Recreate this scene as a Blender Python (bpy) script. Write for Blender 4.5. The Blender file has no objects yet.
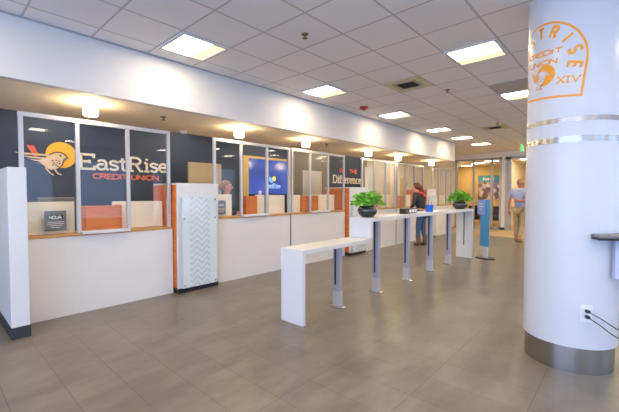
import bpy, bmesh, math, random
from mathutils import Vector, Matrix
random.seed(7)
S = bpy.context.scene
C = S.collection
PI = math.pi

# ---------------------------------------------------------------- camera, world, light, exposure
YAW, PITCH = math.radians(42.3), math.radians(-1.95)
cam = bpy.data.cameras.new('camera'); cam.sensor_width = 36; cam.lens = 352 / 619 * 36
cam.clip_start = .05; cam.clip_end = 200
camo = bpy.data.objects.new('camera', cam); C.objects.link(camo)
camo.location = (0, 0, 1.5); camo.rotation_euler = (PI / 2 + PITCH, 0, YAW - PI / 2)
S.camera = camo
S.view_settings.view_transform = 'Standard'; S.view_settings.look = 'None'
S.view_settings.gamma = 1; S.view_settings.use_curve_mapping = False
S.view_settings.exposure = 1.32
try:
    S.cycles.use_denoising = True
    S.cycles.max_bounces = 8; S.cycles.diffuse_bounces = 5; S.cycles.glossy_bounces = 4; S.cycles.transparent_max_bounces = 16
    S.cycles.sample_clamp_indirect = 6
    S.cycles.caustics_reflective = False; S.cycles.caustics_refractive = False
except Exception: pass
w = bpy.data.worlds.new('sky'); S.world = w; w.use_nodes = True
w.node_tree.nodes['Background'].inputs[0].default_value = (.55, .72, 1, 1)
w.node_tree.nodes['Background'].inputs[1].default_value = .8

def area(name, loc, rot, sx, sy, power, col):
    l = bpy.data.lights.new(name, 'AREA'); l.shape = 'RECTANGLE'; l.size = sx; l.size_y = sy; l.energy = power; l.color = col
    o = bpy.data.objects.new(name, l); C.objects.link(o); o.location = loc; o.rotation_euler = rot
    return o
DAY = (.36, .57, 1.0)
E_TROFFER, E_CAN = 13.0, 24.0
P_WEST, P_SOUTH = 54.0, 12.0
for y in (-2.5, .4, 3.0):      # daylight through the windows behind the camera
    area('window_daylight', (-4.7, y, 1.65), (0, -PI / 2, 0), 2.1, 2.2, P_WEST, DAY)
for x in (-2.3, 1.5, 5.3, 9.1):
    area('window_daylight', (x, -4.7, 1.65), (PI / 2, 0, 0), 3.0, 2.1, P_SOUTH, DAY)

# ---------------------------------------------------------------- helpers
def lin(c): return tuple((v / 255 / 12.92 if v / 255 <= .04045 else ((v / 255 + .055) / 1.055) ** 2.4) for v in c) + (1,)

def mat(name, rgb, rough=.5, metal=0, vary=.06, scale=8, bump=0, emit=0, coat=0, stretch=None, rgb2=None):
    m = bpy.data.materials.new(name); m.use_nodes = True
    n, l = m.node_tree.nodes, m.node_tree.links
    b = n['Principled BSDF']; b.inputs['Roughness'].default_value = rough; b.inputs['Metallic'].default_value = metal
    c = lin(rgb)
    t = n.new('ShaderNodeTexCoord'); mp = n.new('ShaderNodeMapping'); l.new(t.outputs['Object'], mp.inputs[0])
    if stretch: mp.inputs['Scale'].default_value = stretch
    nz = n.new('ShaderNodeTexNoise'); nz.inputs['Scale'].default_value = scale; nz.inputs['Detail'].default_value = 4
    l.new(mp.outputs[0], nz.inputs['Vector'])
    r = n.new('ShaderNodeValToRGB'); l.new(nz.outputs['Fac'], r.inputs[0])
    c2 = lin(rgb2) if rgb2 else tuple(v * (1 - vary * 2) for v in c[:3]) + (1,)
    r.color_ramp.elements[0].position = .3; r.color_ramp.elements[0].color = c2
    r.color_ramp.elements[1].position = .7; r.color_ramp.elements[1].color = c
    l.new(r.outputs[0], b.inputs['Base Color'])
    if bump:
        bp = n.new('ShaderNodeBump'); bp.inputs['Strength'].default_value = bump; bp.inputs['Distance'].default_value = .01
        l.new(nz.outputs['Fac'], bp.inputs['Height']); l.new(bp.outputs[0], b.inputs['Normal'])
    if emit:
        b.inputs['Emission Color'].default_value = c; b.inputs['Emission Strength'].default_value = emit
    if coat: b.inputs['Coat Weight'].default_value = coat
    return m

def floor_mat():
    m = bpy.data.materials.new('grey_porcelain_tile'); m.use_nodes = True
    n, l = m.node_tree.nodes, m.node_tree.links; b = n['Principled BSDF']
    t = n.new('ShaderNodeTexCoord'); mp = n.new('ShaderNodeMapping'); l.new(t.outputs['Object'], mp.inputs[0])
    mp.inputs['Location'].default_value = (-.03, -.49 + .69 * 20, 0)
    br = n.new('ShaderNodeTexBrick'); br.offset = 0; br.squash = 1
    br.inputs['Scale'].default_value = 1; br.inputs['Brick Width'].default_value = .34; br.inputs['Row Height'].default_value = .69
    br.inputs['Mortar Size'].default_value = .0028; br.inputs['Mortar Smooth'].default_value = .3; br.inputs['Bias'].default_value = 0
    br.inputs['Color1'].default_value = (.92, .92, .92, 1); br.inputs['Color2'].default_value = (1, 1, 1, 1); br.inputs['Mortar'].default_value = (.50, .48, .46, 1)
    l.new(mp.outputs[0], br.inputs['Vector'])
    nz = n.new('ShaderNodeTexNoise'); nz.inputs['Scale'].default_value = 1.7; nz.inputs['Detail'].default_value = 8; nz.inputs['Roughness'].default_value = .62
    mp2 = n.new('ShaderNodeMapping'); mp2.inputs['Scale'].default_value = (1, 2.2, 1); l.new(t.outputs['Object'], mp2.inputs[0]); l.new(mp2.outputs[0], nz.inputs['Vector'])
    r = n.new('ShaderNodeValToRGB'); l.new(nz.outputs['Fac'], r.inputs[0])
    r.color_ramp.elements[0].position = .32; r.color_ramp.elements[0].color = lin((101, 93, 84))
    r.color_ramp.elements[1].position = .68; r.color_ramp.elements[1].color = lin((127, 119, 108))
    mx = n.new('ShaderNodeMix'); mx.data_type = 'RGBA'; mx.blend_type = 'MULTIPLY'; mx.inputs[0].default_value = 1
    l.new(r.outputs[0], mx.inputs[6]); l.new(br.outputs['Color'], mx.inputs[7]); l.new(mx.outputs[2], b.inputs['Base Color'])
    mr = n.new('ShaderNodeMapRange'); mr.inputs[3].default_value = .27; mr.inputs[4].default_value = .40
    l.new(nz.outputs['Fac'], mr.inputs[0]); l.new(mr.outputs[0], b.inputs['Roughness'])
    bp = n.new('ShaderNodeBump'); bp.inputs['Strength'].default_value = .25; bp.inputs['Distance'].default_value = .003; bp.invert = True
    l.new(br.outputs['Fac'], bp.inputs['Height']); l.new(bp.outputs[0], b.inputs['Normal'])
    return m

def ceil_mat():
    m = bpy.data.materials.new('acoustic_ceiling_tile'); m.use_nodes = True
    n, l = m.node_tree.nodes, m.node_tree.links; b = n['Principled BSDF']; b.inputs['Roughness'].default_value = .9
    t = n.new('ShaderNodeTexCoord'); mp = n.new('ShaderNodeMapping'); l.new(t.outputs['Object'], mp.inputs[0])
    mp.inputs['Location'].default_value = (-1.92 + .61 * 20, -1.14 + .61 * 20, 0)
    br = n.new('ShaderNodeTexBrick'); br.offset = 0
    br.inputs['Scale'].default_value = 1; br.inputs['Brick Width'].default_value = .61; br.inputs['Row Height'].default_value = .61
    br.inputs['Mortar Size'].default_value = .011; br.inputs['Mortar Smooth'].default_value = .1
    br.inputs['Color1'].default_value = lin((238, 232, 230)); br.inputs['Color2'].default_value = lin((242, 236, 234)); br.inputs['Mortar'].default_value = lin((198, 189, 185))
    l.new(mp.outputs[0], br.inputs['Vector'])
    nz = n.new('ShaderNodeTexNoise'); nz.inputs['Scale'].default_value = 160; l.new(t.outputs['Object'], nz.inputs['Vector'])
    mx = n.new('ShaderNodeMix'); mx.data_type = 'RGBA'; mx.blend_type = 'MULTIPLY'; mx.inputs[0].default_value = .12
    l.new(br.outputs['Color'], mx.inputs[6]); l.new(nz.outputs['Color'], mx.inputs[7]); l.new(mx.outputs[2], b.inputs['Base Color'])
    bp = n.new('ShaderNodeBump'); bp.inputs['Strength'].default_value = .3; bp.inputs['Distance'].default_value = .004
    l.new(br.outputs['Fac'], bp.inputs['Height']); l.new(bp.outputs[0], b.inputs['Normal'])
    return m

def glass_mat(name, tint=(.985, .99, .995), f0=.02):
    m = bpy.data.materials.new(name); m.use_nodes = True
    n, l = m.node_tree.nodes, m.node_tree.links; n.remove(n['Principled BSDF'])
    tr = n.new('ShaderNodeBsdfTransparent'); tr.inputs[0].default_value = tint + (1,)
    gl = n.new('ShaderNodeBsdfGlossy'); gl.inputs['Roughness'].default_value = .02; gl.inputs[0].default_value = (.9, .95, 1, 1)
    lw = n.new('ShaderNodeLayerWeight'); lw.inputs[0].default_value = .5
    pw = n.new('ShaderNodeMath'); pw.operation = 'POWER'; pw.inputs[1].default_value = 5; l.new(lw.outputs['Facing'], pw.inputs[0])
    ad = n.new('ShaderNodeMath'); ad.operation = 'MULTIPLY_ADD'; ad.inputs[1].default_value = .9; ad.inputs[2].default_value = f0; l.new(pw.outputs[0], ad.inputs[0])
    mx = n.new('ShaderNodeMixShader'); l.new(ad.outputs[0], mx.inputs[0]); l.new(tr.outputs[0], mx.inputs[1]); l.new(gl.outputs[0], mx.inputs[2])
    l.new(mx.outputs[0], n['Material Output'].inputs[0])
    return m

def chevron_mat():
    m = bpy.data.materials.new('frosted_chevron_glass'); m.use_nodes = True
    n, l = m.node_tree.nodes, m.node_tree.links; b = n['Principled BSDF']; b.inputs['Roughness'].default_value = .12; b.inputs['Coat Weight'].default_value = .4
    t = n.new('ShaderNodeTexCoord'); sp = n.new('ShaderNodeSeparateXYZ'); l.new(t.outputs['Object'], sp.inputs[0])
    def M(op, a, b_=None):
        x = n.new('ShaderNodeMath'); x.operation = op
        for i, v in enumerate((a, b_)):
            if v is None: continue
            if isinstance(v, (int, float)): x.inputs[i].default_value = v
            else: l.new(v, x.inputs[i])
        return x.outputs[0]
    # herringbone: a zigzag across x, striped along z
    zig = M('PINGPONG', M('ADD', sp.outputs[0], 10), .085)
    v = M('FRACT', M('MULTIPLY', M('SUBTRACT', M('ADD', sp.outputs[2], 10), zig), 11))
    st = M('LESS_THAN', v, .42)
    inside = M('LESS_THAN', M('ABSOLUTE', M('SUBTRACT', sp.outputs[0], .0)), .172)
    f = M('MULTIPLY', st, inside)
    mx = n.new('ShaderNodeMix'); mx.data_type = 'RGBA'; l.new(f, mx.inputs[0])
    mx.inputs[6].default_value = lin((214, 221, 224)); mx.inputs[7].default_value = lin((193, 202, 206))
    l.new(mx.outputs[2], b.inputs['Base Color'])
    return m

M = dict(
    floor=floor_mat(), ceil=ceil_mat(), glass=glass_mat('clear_glass'), office_glass=glass_mat('storefront_glass', (.99, .99, .99), .02), chevron=chevron_mat(),
    bulk=mat('white_wall_paint', (212, 209, 208), .75, vary=.01),
    soffit=mat('warm_soffit_paint', (246, 228, 202), .8, vary=.01),
    navy=mat('navy_wall_paint', (44, 56, 78), .6, vary=.05, scale=2),
    taupe=mat('taupe_wall_paint', (128, 118, 108), .7, vary=.05, scale=3),
    cream=mat('cream_wall_paint', (244, 232, 206), .75, vary=.02),
    greywall=mat('light_grey_curtain', (216, 208, 196), .8, vary=.06, stretch=(14, 1, .3), scale=3),
    mustard=mat('mustard_wall_paint', (214, 182, 110), .75, vary=.03),
    white=mat('white_laminate', (216, 215, 217), .38, vary=.008, coat=.1),
    counter=mat('white_counter_laminate', (224, 221, 219), .4, vary=.01, coat=.1),
    column=mat('white_column_lacquer', (206, 208, 216), .42, vary=.006, coat=.15),
    creamboard=mat('cream_laminate', (250, 236, 208), .5, vary=.02),
    wood=mat('orange_cherry_veneer', (226, 130, 56), .42, vary=.1, stretch=(2, 2, 14), scale=2.6, rgb2=(200, 100, 36)),
    oak=mat('honey_oak_edging', (204, 150, 84), .45, vary=.1, stretch=(1, 8, 8), scale=4),
    alu=mat('satin_aluminium', (196, 196, 202), .42, .35, vary=.03),
    alu_dark=mat('grey_anodised_frame', (176, 176, 182), .45, .4, vary=.03),
    post=mat('lavender_grey_metal', (176, 180, 200), .34, .45, vary=.03),
    steel=mat('brushed_stainless', (182, 178, 176), .24, 1, vary=.05, stretch=(1, 1, 90), scale=6),
    chrome=mat('chrome', (210, 210, 212), .12, 1, vary=.01),
    black=mat('black_plastic', (26, 27, 30), .4, vary=.1),
    dark=mat('charcoal_base', (52, 54, 58), .55, vary=.1),
    slot=mat('dark_slot', (40, 44, 62), .5, vary=.1),
    letter=mat('cream_lettering', (238, 228, 208), .5, vary=.01),
    letter_red=mat('coral_lettering', (232, 110, 72), .5, vary=.02),
    sun=mat('golden_sun', (246, 178, 38), .5, vary=.02),
    bird=mat('sand_bird', (220, 192, 152), .5, vary=.02),
    ink=mat('navy_ink', (38, 44, 60), .5, vary=.02),
    red=mat('coral_panel', (226, 92, 70), .5, vary=.02),
    orange=mat('orange_vinyl', (246, 160, 44), .5, vary=.01),
    reflector=mat('lit_reflector_wing', (255, 226, 180), .5, vary=0, emit=.42),
    diffuser=mat('lit_diffuser', (255, 236, 205), .5, vary=0, emit=E_TROFFER),
    can=mat('lit_cylinder_shade', (255, 232, 186), .5, vary=0, emit=E_CAN),
    beige_metal=mat('beige_vent_metal', (206, 196, 160), .5, vary=.03),
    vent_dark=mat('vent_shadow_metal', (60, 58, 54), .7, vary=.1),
    dark_tile=mat('grey_ceiling_panel', (188, 180, 172), .8, vary=.06, scale=60),
    redplastic=mat('red_alarm_plastic', (190, 38, 40), .4),
    brass=mat('dull_brass', (120, 104, 70), .4, .7),
    green=mat('green_exit_face', (70, 190, 96), .5, emit=.5),
    blue=mat('teal_blue_panel', (84, 164, 214), .5, vary=.01),
    periwinkle=mat('periwinkle_sign', (150, 170, 236), .5, vary=.03),
    bluecup=mat('bright_blue_cup', (22, 104, 230), .35),
    pot=mat('glossy_black_glaze', (34, 36, 44), .12, vary=.1, coat=1),
    soil=mat('potting_soil', (62, 44, 32), .95, vary=.3, scale=40, bump=.5),
    leaf=mat('leaf_green', (150, 218, 72), .45, vary=.2, scale=22, rgb2=(70, 156, 40)),
    stem=mat('stem_green', (92, 140, 56), .6),
    signgrey=mat('grey_notice', (116, 112, 114), .5, vary=.04), paper=mat('white_paper', (240, 240, 238), .7, vary=.01),
    carpet=mat('tan_carpet', (196, 170, 128), .95, vary=.12, scale=90, bump=.4),
    door_grey=mat('grey_door_paint', (176, 180, 192), .5),
    plate=mat('white_outlet_plastic', (232, 232, 236), .35),
    cable=mat('dark_cable', (40, 40, 44), .5),
    skin=mat('skin', (222, 164, 136), .55, vary=.04), skin2=mat('ruddy_skin', (206, 134, 104), .55, vary=.04),
    auburn=mat('auburn_hair', (104, 58, 32), .6, vary=.25, stretch=(1, 1, .3), scale=40), blonde=mat('dark_blonde_hair', (190, 148, 92), .6, vary=.25, scale=40),
    greyhair=mat('cropped_grey_hair', (178, 132, 108), .7, vary=.1),
    jacket=mat('charcoal_knit', (58, 58, 64), .85, vary=.15, scale=30, bump=.3), jeans=mat('blue_denim', (74, 98, 134), .85, vary=.15, scale=40),
    scarf=mat('coral_scarf', (226, 92, 92), .85, vary=.15, scale=20), boots=mat('brown_boot_leather', (112, 86, 62), .6),
    shirt=mat('periwinkle_cotton_shirt', (166, 178, 218), .85, vary=.08, scale=20), khaki=mat('khaki_cotton', (182, 162, 128), .85, vary=.08, scale=14),
    shoe=mat('tan_shoe_leather', (150, 120, 88), .6), teal=mat('dark_teal_blouse', (36, 66, 88), .8, vary=.1),
    eye=mat('dark_eye', (40, 30, 26), .3), lip=mat('lip', (184, 90, 84), .5),
    monitor=mat('monitor_black', (34, 36, 42), .3),
)

def screen_mat():
    m = bpy.data.materials.new('lit_blue_screen'); m.use_nodes = True
    n, l = m.node_tree.nodes, m.node_tree.links; b = n['Principled BSDF']; b.inputs['Roughness'].default_value = .15
    t = n.new('ShaderNodeTexCoord'); w_ = n.new('ShaderNodeTexNoise'); w_.inputs['Scale'].default_value = 1.6; w_.inputs['Detail'].default_value = 2
    l.new(t.outputs['Object'], w_.inputs['Vector'])
    r = n.new('ShaderNodeValToRGB'); l.new(w_.outputs['Fac'], r.inputs[0])
    r.color_ramp.elements[0].position = .35; r.color_ramp.elements[0].color = lin((34, 62, 138)); r.color_ramp.elements[1].position = .7; r.color_ramp.elements[1].color = lin((70, 92, 178))
    l.new(r.outputs[0], b.inputs['Emission Color']); b.inputs['Emission Strength'].default_value = .5; b.inputs['Base Color'].default_value = lin((20, 30, 60))
    return m
M['screen'] = screen_mat()
def collage_mat():
    m = bpy.data.materials.new('poster_photo'); m.use_nodes = True
    n, l = m.node_tree.nodes, m.node_tree.links; b = n['Principled BSDF']
    t = n.new('ShaderNodeTexCoord'); v = n.new('ShaderNodeTexVoronoi'); v.inputs['Scale'].default_value = 7; l.new(t.outputs['Object'], v.inputs['Vector'])
    sp = n.new('ShaderNodeSeparateColor'); l.new(v.outputs['Color'], sp.inputs[0])
    r = n.new('ShaderNodeValToRGB'); l.new(sp.outputs[0], r.inputs[0]); r.color_ramp.interpolation = 'CONSTANT'
    for i, (p, c) in enumerate(((0, (132, 98, 88)), (.25, (214, 196, 196)), (.45, (182, 140, 122)), (.62, (190, 182, 196)), (.8, (116, 92, 92)))):
        e = r.color_ramp.elements[i] if i < 2 else r.color_ramp.elements.new(p)
        e.position = p; e.color = lin(c)
    l.new(r.outputs[0], b.inputs['Base Color'])
    return m
M['collage'] = collage_mat()

def tag(o, label=None, cat=None, group=None, kind=None):
    if label: o['label'] = label
    if cat: o['category'] = cat
    if group: o['group'] = group
    if kind: o['kind'] = kind
    return o

DENS = {}
class MB:
    def __init__(s): s.bm = bmesh.new()
    def box(s, x0, x1, y0, y1, z0, z1, mtx=None):
        v = [s.bm.verts.new((x, y, z)) for x in (x0, x1) for y in (y0, y1) for z in (z0, z1)]
        if mtx:
            for q in v: q.co = mtx @ q.co
        for f in ((0, 1, 3, 2), (4, 6, 7, 5), (0, 4, 5, 1), (2, 3, 7, 6), (0, 2, 6, 4), (1, 5, 7, 3)): s.bm.faces.new([v[i] for i in f])
        return s
    def lathe(s, prof, cx=0, cy=0, n=24, smooth=True):
        rings = []
        for r, z in prof:
            rings.append([s.bm.verts.new((cx + r * math.cos(2 * PI * i / n), cy + r * math.sin(2 * PI * i / n), z)) for i in range(n)] if r > 1e-6 else [s.bm.verts.new((cx, cy, z))])
        for a, b in zip(rings, rings[1:]):
            for i in range(n):
                j = (i + 1) % n
                q = [a[i % len(a)], a[j % len(a)], b[j % len(b)], b[i % len(b)]]
                q = list(dict.fromkeys(q))
                if len(q) > 2:
                    f = s.bm.faces.new(q); f.smooth = smooth
        return s
    def cyl(s, p0, p1, r, n=12, r2=None):
        p0, p1 = Vector(p0), Vector(p1); d = (p1 - p0); L = d.length
        q = d.to_track_quat('Z', 'Y').to_matrix().to_4x4(); q.translation = p0
        r2 = r if r2 is None else r2
        a = [s.bm.verts.new(q @ Vector((r * math.cos(2 * PI * i / n), r * math.sin(2 * PI * i / n), 0))) for i in range(n)]
        b = [s.bm.verts.new(q @ Vector((r2 * math.cos(2 * PI * i / n), r2 * math.sin(2 * PI * i / n), L))) for i in range(n)]
        for i in range(n): s.bm.faces.new((a[i], a[(i + 1) % n], b[(i + 1) % n], b[i])).smooth = True
        s.bm.faces.new(a[::-1]); s.bm.faces.new(b)
        return s
    def tube(s, pts, r, n=8):
        for a, b in zip(pts, pts[1:]): s.cyl(a, b, r, n)
        for p in pts[1:-1]: s.ball(p, (r, r, r), 8, 5)
        return s
    def ball(s, c, r, nu=16, nv=10, mtx=None):
        t = Matrix.Translation(c) @ (mtx or Matrix()) @ Matrix.Diagonal((*r, 1))
        ret = bmesh.ops.create_uvsphere(s.bm, u_segments=nu, v_segments=nv, radius=1, matrix=t)
        for v in ret['verts']:
            for f in v.link_faces: f.smooth = True
        return s
    def prism(s, pts, d, fn):
        """outline (u, v) given depth d, mapped by fn(u, v, w)"""
        if fn in DENS:      # a patch on a curved face: cut it fine first, then bend it
            t = bmesh.new(); f_ = t.faces.new([t.verts.new((u, v, d)) for u, v in pts])
            bmesh.ops.triangulate(t, faces=t.faces[:])
            for _ in range(2): bmesh.ops.subdivide_edges(t, edges=t.edges[:], cuts=1, use_grid_fill=True)
            mp_ = {v: s.bm.verts.new(fn(*v.co)) for v in t.verts}
            for f_ in t.faces: s.bm.faces.new([mp_[v] for v in f_.verts])
            t.free(); return s
        a = [s.bm.verts.new(fn(u, v, 0)) for u, v in pts]; b = [s.bm.verts.new(fn(u, v, d)) for u, v in pts]
        k = len(pts)
        s.bm.faces.new(b); s.bm.faces.new(a[::-1])
        for i in range(k): s.bm.faces.new((a[i], a[(i + 1) % k], b[(i + 1) % k], b[i]))
        return s
    def ribbon(s, pts, wd, d, fn, closed=False):
        """a stroke of width wd along 2D points, d thick"""
        pts = [q for i, q in enumerate(pts) if i == 0 or math.dist(q, pts[i - 1]) > 1e-5]
        if closed and math.dist(pts[0], pts[-1]) < 1e-5: pts = pts[:-1]
        dn = DENS.get(fn)
        if dn:
            out = []
            for a_, b_ in (list(zip(pts, pts[1:])) + ([(pts[-1], pts[0])] if closed else [])):
                n_ = max(1, int(math.dist(a_, b_) / dn)); out += [(a_[0] + (b_[0] - a_[0]) * i / n_, a_[1] + (b_[1] - a_[1]) * i / n_) for i in range(n_)]
            pts = out if closed else out + [pts[-1]]
        k = len(pts); L = []; R = []
        for i in range(k):
            p = Vector(pts[i])
            a = Vector(pts[i - 1]) if (i > 0 or closed) else None; b = Vector(pts[(i + 1) % k]) if (i < k - 1 or closed) else None
            d1 = (p - a).normalized() if a is not None else None; d2 = (b - p).normalized() if b is not None else None
            if d1 is None: d1 = d2
            if d2 is None: d2 = d1
            t = (d1 + d2)
            t = t.normalized() if t.length > 1e-4 else d1
            nn = Vector((-t.y, t.x)); cs = max(.45, nn.dot(Vector((-d1.y, d1.x)))); o = nn * (wd / 2 / cs)
            L.append(p + o); R.append(p - o)
        va = [[s.bm.verts.new(fn(q.x, q.y, w_)) for q in Q] for Q in (L, R) for w_ in (0, d)]
        L0, L1, R0, R1 = va
        rng = range(k if closed else k - 1)
        for i in rng:
            j = (i + 1) % k
            for A, B in ((L1, R1), (R0, L0), (L0, L1), (R1, R0)): s.bm.faces.new((A[i], B[i], B[j], A[j]))
        if not closed:
            s.bm.faces.new((L0[0], R0[0], R1[0], L1[0])); s.bm.faces.new((L0[-1], L1[-1], R1[-1], R0[-1]))
        return s
    def build(s, name, m, parent=None, origin=None, bevel=0, mods=None):
        bmesh.ops.recalc_face_normals(s.bm, faces=s.bm.faces)
        for e in s.bm.edges:
            if len(e.link_faces) == 2 and e.calc_face_angle(0) > .6: e.smooth = False
        if origin is not None:
            bmesh.ops.translate(s.bm, verts=s.bm.verts, vec=-Vector(origin))
        me = bpy.data.meshes.new(name); s.bm.to_mesh(me); s.bm.free()
        me.materials.append(m)
        o = bpy.data.objects.new(name, me); C.objects.link(o)
        if parent is not None: o.parent = parent
        elif origin is not None: o.location = origin
        if bevel:
            b = o.modifiers.new('bevel', 'BEVEL'); b.width = bevel; b.segments = 2; b.limit_method = 'ANGLE'
        return o

def empty(name, loc, label, cat, group=None, rz=0):
    o = bpy.data.objects.new(name, None); C.objects.link(o); o.location = loc; o.rotation_euler = (0, 0, rz); o.empty_display_size = .1
    return tag(o, label, cat, group)

KIDS = {}
def copy_tree(o, parent=None, src=None):
    c = o.copy(); C.objects.link(c)
    if parent is not None: c.parent = parent
    for ch in [x for x in bpy.data.objects if x.parent == o]: copy_tree(ch, c)
    return c

def struct(name, m, *boxes, bevel=0):
    b = MB()
    for q in boxes: b.box(*q)
    return tag(b.build(name, m, bevel=bevel), kind='structure')

# ---------------------------------------------------------------- setting
struct('floor', M['floor'], (-4.6, 13.6, -4.6, 9.0, -.1, 0))
struct('floor_carpet', M['carpet'], (13.6, 20.2, -4.6, 9.0, -.1, .004))
struct('ceiling', M['ceil'], (-4.6, 16.3, -4.6, 4.48, 3.25, 3.35), (12.33, 16.3, 4.48, 7.5, 3.25, 3.35), (-4.6, 12.33, 6.2, 7.5, 3.25, 3.35))
struct('wall_bulkhead', M['bulk'], (-4.6, 12.33, 4.48, 4.58, 2.63, 3.35), (12.23, 12.33, 4.58, 6.2, 2.63, 3.35))
struct('ceiling_soffit', M['soffit'], (-4.6, 12.23, 4.58, 6.2, 2.632, 2.70), (-4.6, 12.23, 6.1, 6.2, 2.70, 3.24))
struct('trim_bulkhead', M['alu_dark'], (-4.6, 12.33, 4.465, 4.48, 3.235, 3.25))
struct('wall_back', M['navy'], (-4.6, 7.35, 7.5, 7.6, 0, 3.25), (9.1, 11.1, 7.5, 7.6, 0, 3.25))
struct('wall_back_taupe', M['taupe'], (7.35, 9.1, 7.5, 7.6, 0, 3.25), (11.1, 11.5, 7.48, 7.6, 0, 3.25))
struct('wall_back_grey', M['greywall'], (11.5, 13.3, 7.5, 7.6, 0, 3.25))
struct('wall_back_cream', M['cream'], (13.3, 16.3, 7.5, 7.6, 0, 3.25))
Y0, Y1, YD0, YD1 = 3.98, 5.88, 2.75, 3.83
struct('wall_end', mat('bright_white_paint', (244, 238, 228), .75, vary=.01), (16.3, 16.42, -4.6, YD0, 0, 3.35), (16.3, 16.42, YD0, YD1, 3.03, 3.35), (16.3, 16.42, YD1, Y0, 0, 3.35), (16.3, 16.42, Y0, Y1, 3.03, 3.35))
struct('wall_end_cream', M['cream'], (16.3, 16.42, Y1, 7.6, 0, 3.35))
struct('wall_office', M['mustard'], (20.0, 20.1, 3.95, 7.6, 0, 3.1))
struct('wall_office_side', M['cream'], (16.42, 20.0, 7.15, 7.25, 0, 3.1), (16.42, 20.0, 3.86, 3.94, 0, 3.1), (20.0, 20.1, -1, 3.9, 0, 3.1), (16.42, 20, .9, 1, 0, 3.1))
struct('ceiling_office', M['cream'], (16.42, 20.0, 1, 7.2, 2.98, 3.08))
# window walls behind and beside the camera
struct('wall_west', M['bulk'], (-4.6, -4.5, -4.6, 7.6, 0, .6), (-4.6, -4.5, -4.6, 7.6, 2.75, 3.35), (-4.6, -4.5, 4.15, 7.6, .6, 2.75), (-4.6, -4.5, -4.6, -3.65, .6, 2.75), (-4.6, -4.5, -1.35, -.75, .6, 2.75), (-4.6, -4.5, 1.55, 1.85, .6, 2.75))
struct('wall_south', M['bulk'], (-4.6, 16.4, -4.6, -4.5, 0, .6), (-4.6, 16.4, -4.6, -4.5, 2.75, 3.35), (-4.6, -3.85, -4.6, -4.5, .6, 2.75), (-.75, -.05, -4.6, -4.5, .6, 2.75), (3.05, 3.75, -4.6, -4.5, .6, 2.75), (6.85, 7.55, -4.6, -4.5, .6, 2.75), (10.65, 16.4, -4.6, -4.5, .6, 2.75))

# storefront window and office door in the end wall
def storefront():
    b = MB()
    for y in (Y0 + .04, 4.36, 5.10, Y1 - .04): b.box(16.27, 16.40, y - .04, y + .04, 0, 3.03)
    b.box(16.27, 16.40, Y0, Y1, 2.96, 3.03).box(16.27, 16.40, Y0, Y1, 0, .09)
    w1 = tag(b.build('window_1', M['alu_dark']), kind='structure')
    MB().box(16.33, 16.345, Y0 + .08, 4.32, .09, 2.96).box(16.33, 16.345, 4.40, 5.06, .09, 2.96).box(16.33, 16.345, 5.14, Y1 - .08, .09, 2.96).build('window_pane', M['office_glass'], w1)
    b = MB(); b.box(16.25, 16.42, YD1 - .20, YD1, 0, 3.03).box(16.25, 16.42, YD0, YD0 + .06, 0, 3.03).box(16.25, 16.42, YD0, YD1, 2.93, 3.03)
    tag(b.build('door_1', M['door_grey'], bevel=.004), kind='structure')
storefront()
struct('baseboard_end', M['dark'], (16.285, 16.3, YD1, Y0, 0, .1), (16.285, 16.3, -4.5, YD0, 0, .1))

# partition at the left edge
b = MB().box(.58, .735, 4.66, 6.3, .12, 1.775)
o = b.build('partition_panel', M['white'], origin=(.65, 4.66, 0), bevel=.004)
tag(o, 'tall white free-standing partition at the far left with a charcoal kick base', 'partition')
MB().box(-.075, .088, -.008, 1.64, 0, .12).build('kick_base', M['dark'], o)

# ---------------------------------------------------------------- ceiling fixtures
def troffer(x, y, label):
    r = empty('ceiling_light', (x, y, 3.25), label, 'ceiling light', 'square recessed ceiling lights')
    MB().box(-.295, .295, -.295, -.262, -.02, 0).box(-.295, .295, .262, .295, -.02, 0).box(-.295, -.262, -.262, .262, -.02, 0).box(.262, .295, -.262, .262, -.02, 0).build('frame', M['bulk'], r)
    MB().box(-.262, .10, -.262, .262, -.012, -.002).build('diffuser', M['diffuser'], r)
    MB().box(.10, .262, -.262, .262, -.014, -.002).build('reflector_wing', M['reflector'], r)
    return r
t0 = troffer(2.225, 3.885, 'lit square ceiling light nearest the left edge, first along the bulkhead')
LIGHTS = [(4.665, 3.885, 'lit square ceiling light left of the red alarm, second along the bulkhead'),
    (7.105, 3.885, 'lit square ceiling light just right of the red alarm, third along the bulkhead'),
    (9.545, 3.885, 'lit square ceiling light near the far end of the bulkhead, fourth along it'),
    (11.375, 3.885, 'lit square ceiling light at the far end corner of the bulkhead, fifth in the row'),
    (13.205, 3.885, 'farthest lit square ceiling light, past the bulkhead end towards the storefront'),
    (4.665, 1.445, 'large lit square ceiling light closest to the white column emblem, upper right'),
    (7.105, 1.445, 'lit square ceiling light partly cut off by the left side of the column'),
    ]
for x, y, lb in LIGHTS:
    c = copy_tree(t0); c.location = (x, y, 3.25); c['label'] = lb
for x, y in ((9.545, 1.445), (11.985, 1.445), (2.225, 1.445), (-.215, 3.885), (-.215, 1.445), (-2.655, 2.665), (-.215, -1.605), (2.225, -1.605), (4.665, -1.605), (7.715, -1.605), (10.765, -1.605), (-2.655, -1.605), (14.425, 1.445), (14.425, -1.605),
        (-2.655, .225), (-2.655, 5.715), (15.035, .225), (13.2, .225), (15.035, -.995), (13.2, -.995), (1.0, -3.435), (3.445, -3.435), (6.495, -3.435), (9.545, -3.435), (-1.435, -3.435), (6.495, -.385), (9.545, -.385), (12.595, -.385), (1.0, -.385)):
    c = copy_tree(t0); c.location = (x, y, 3.25); c['label'] = 'unseen square ceiling light added to brighten the lobby'; c['group'] = 'added ceiling lights out of view'  # extra lamps added out of view to lift the lobby's ambient light
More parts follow.
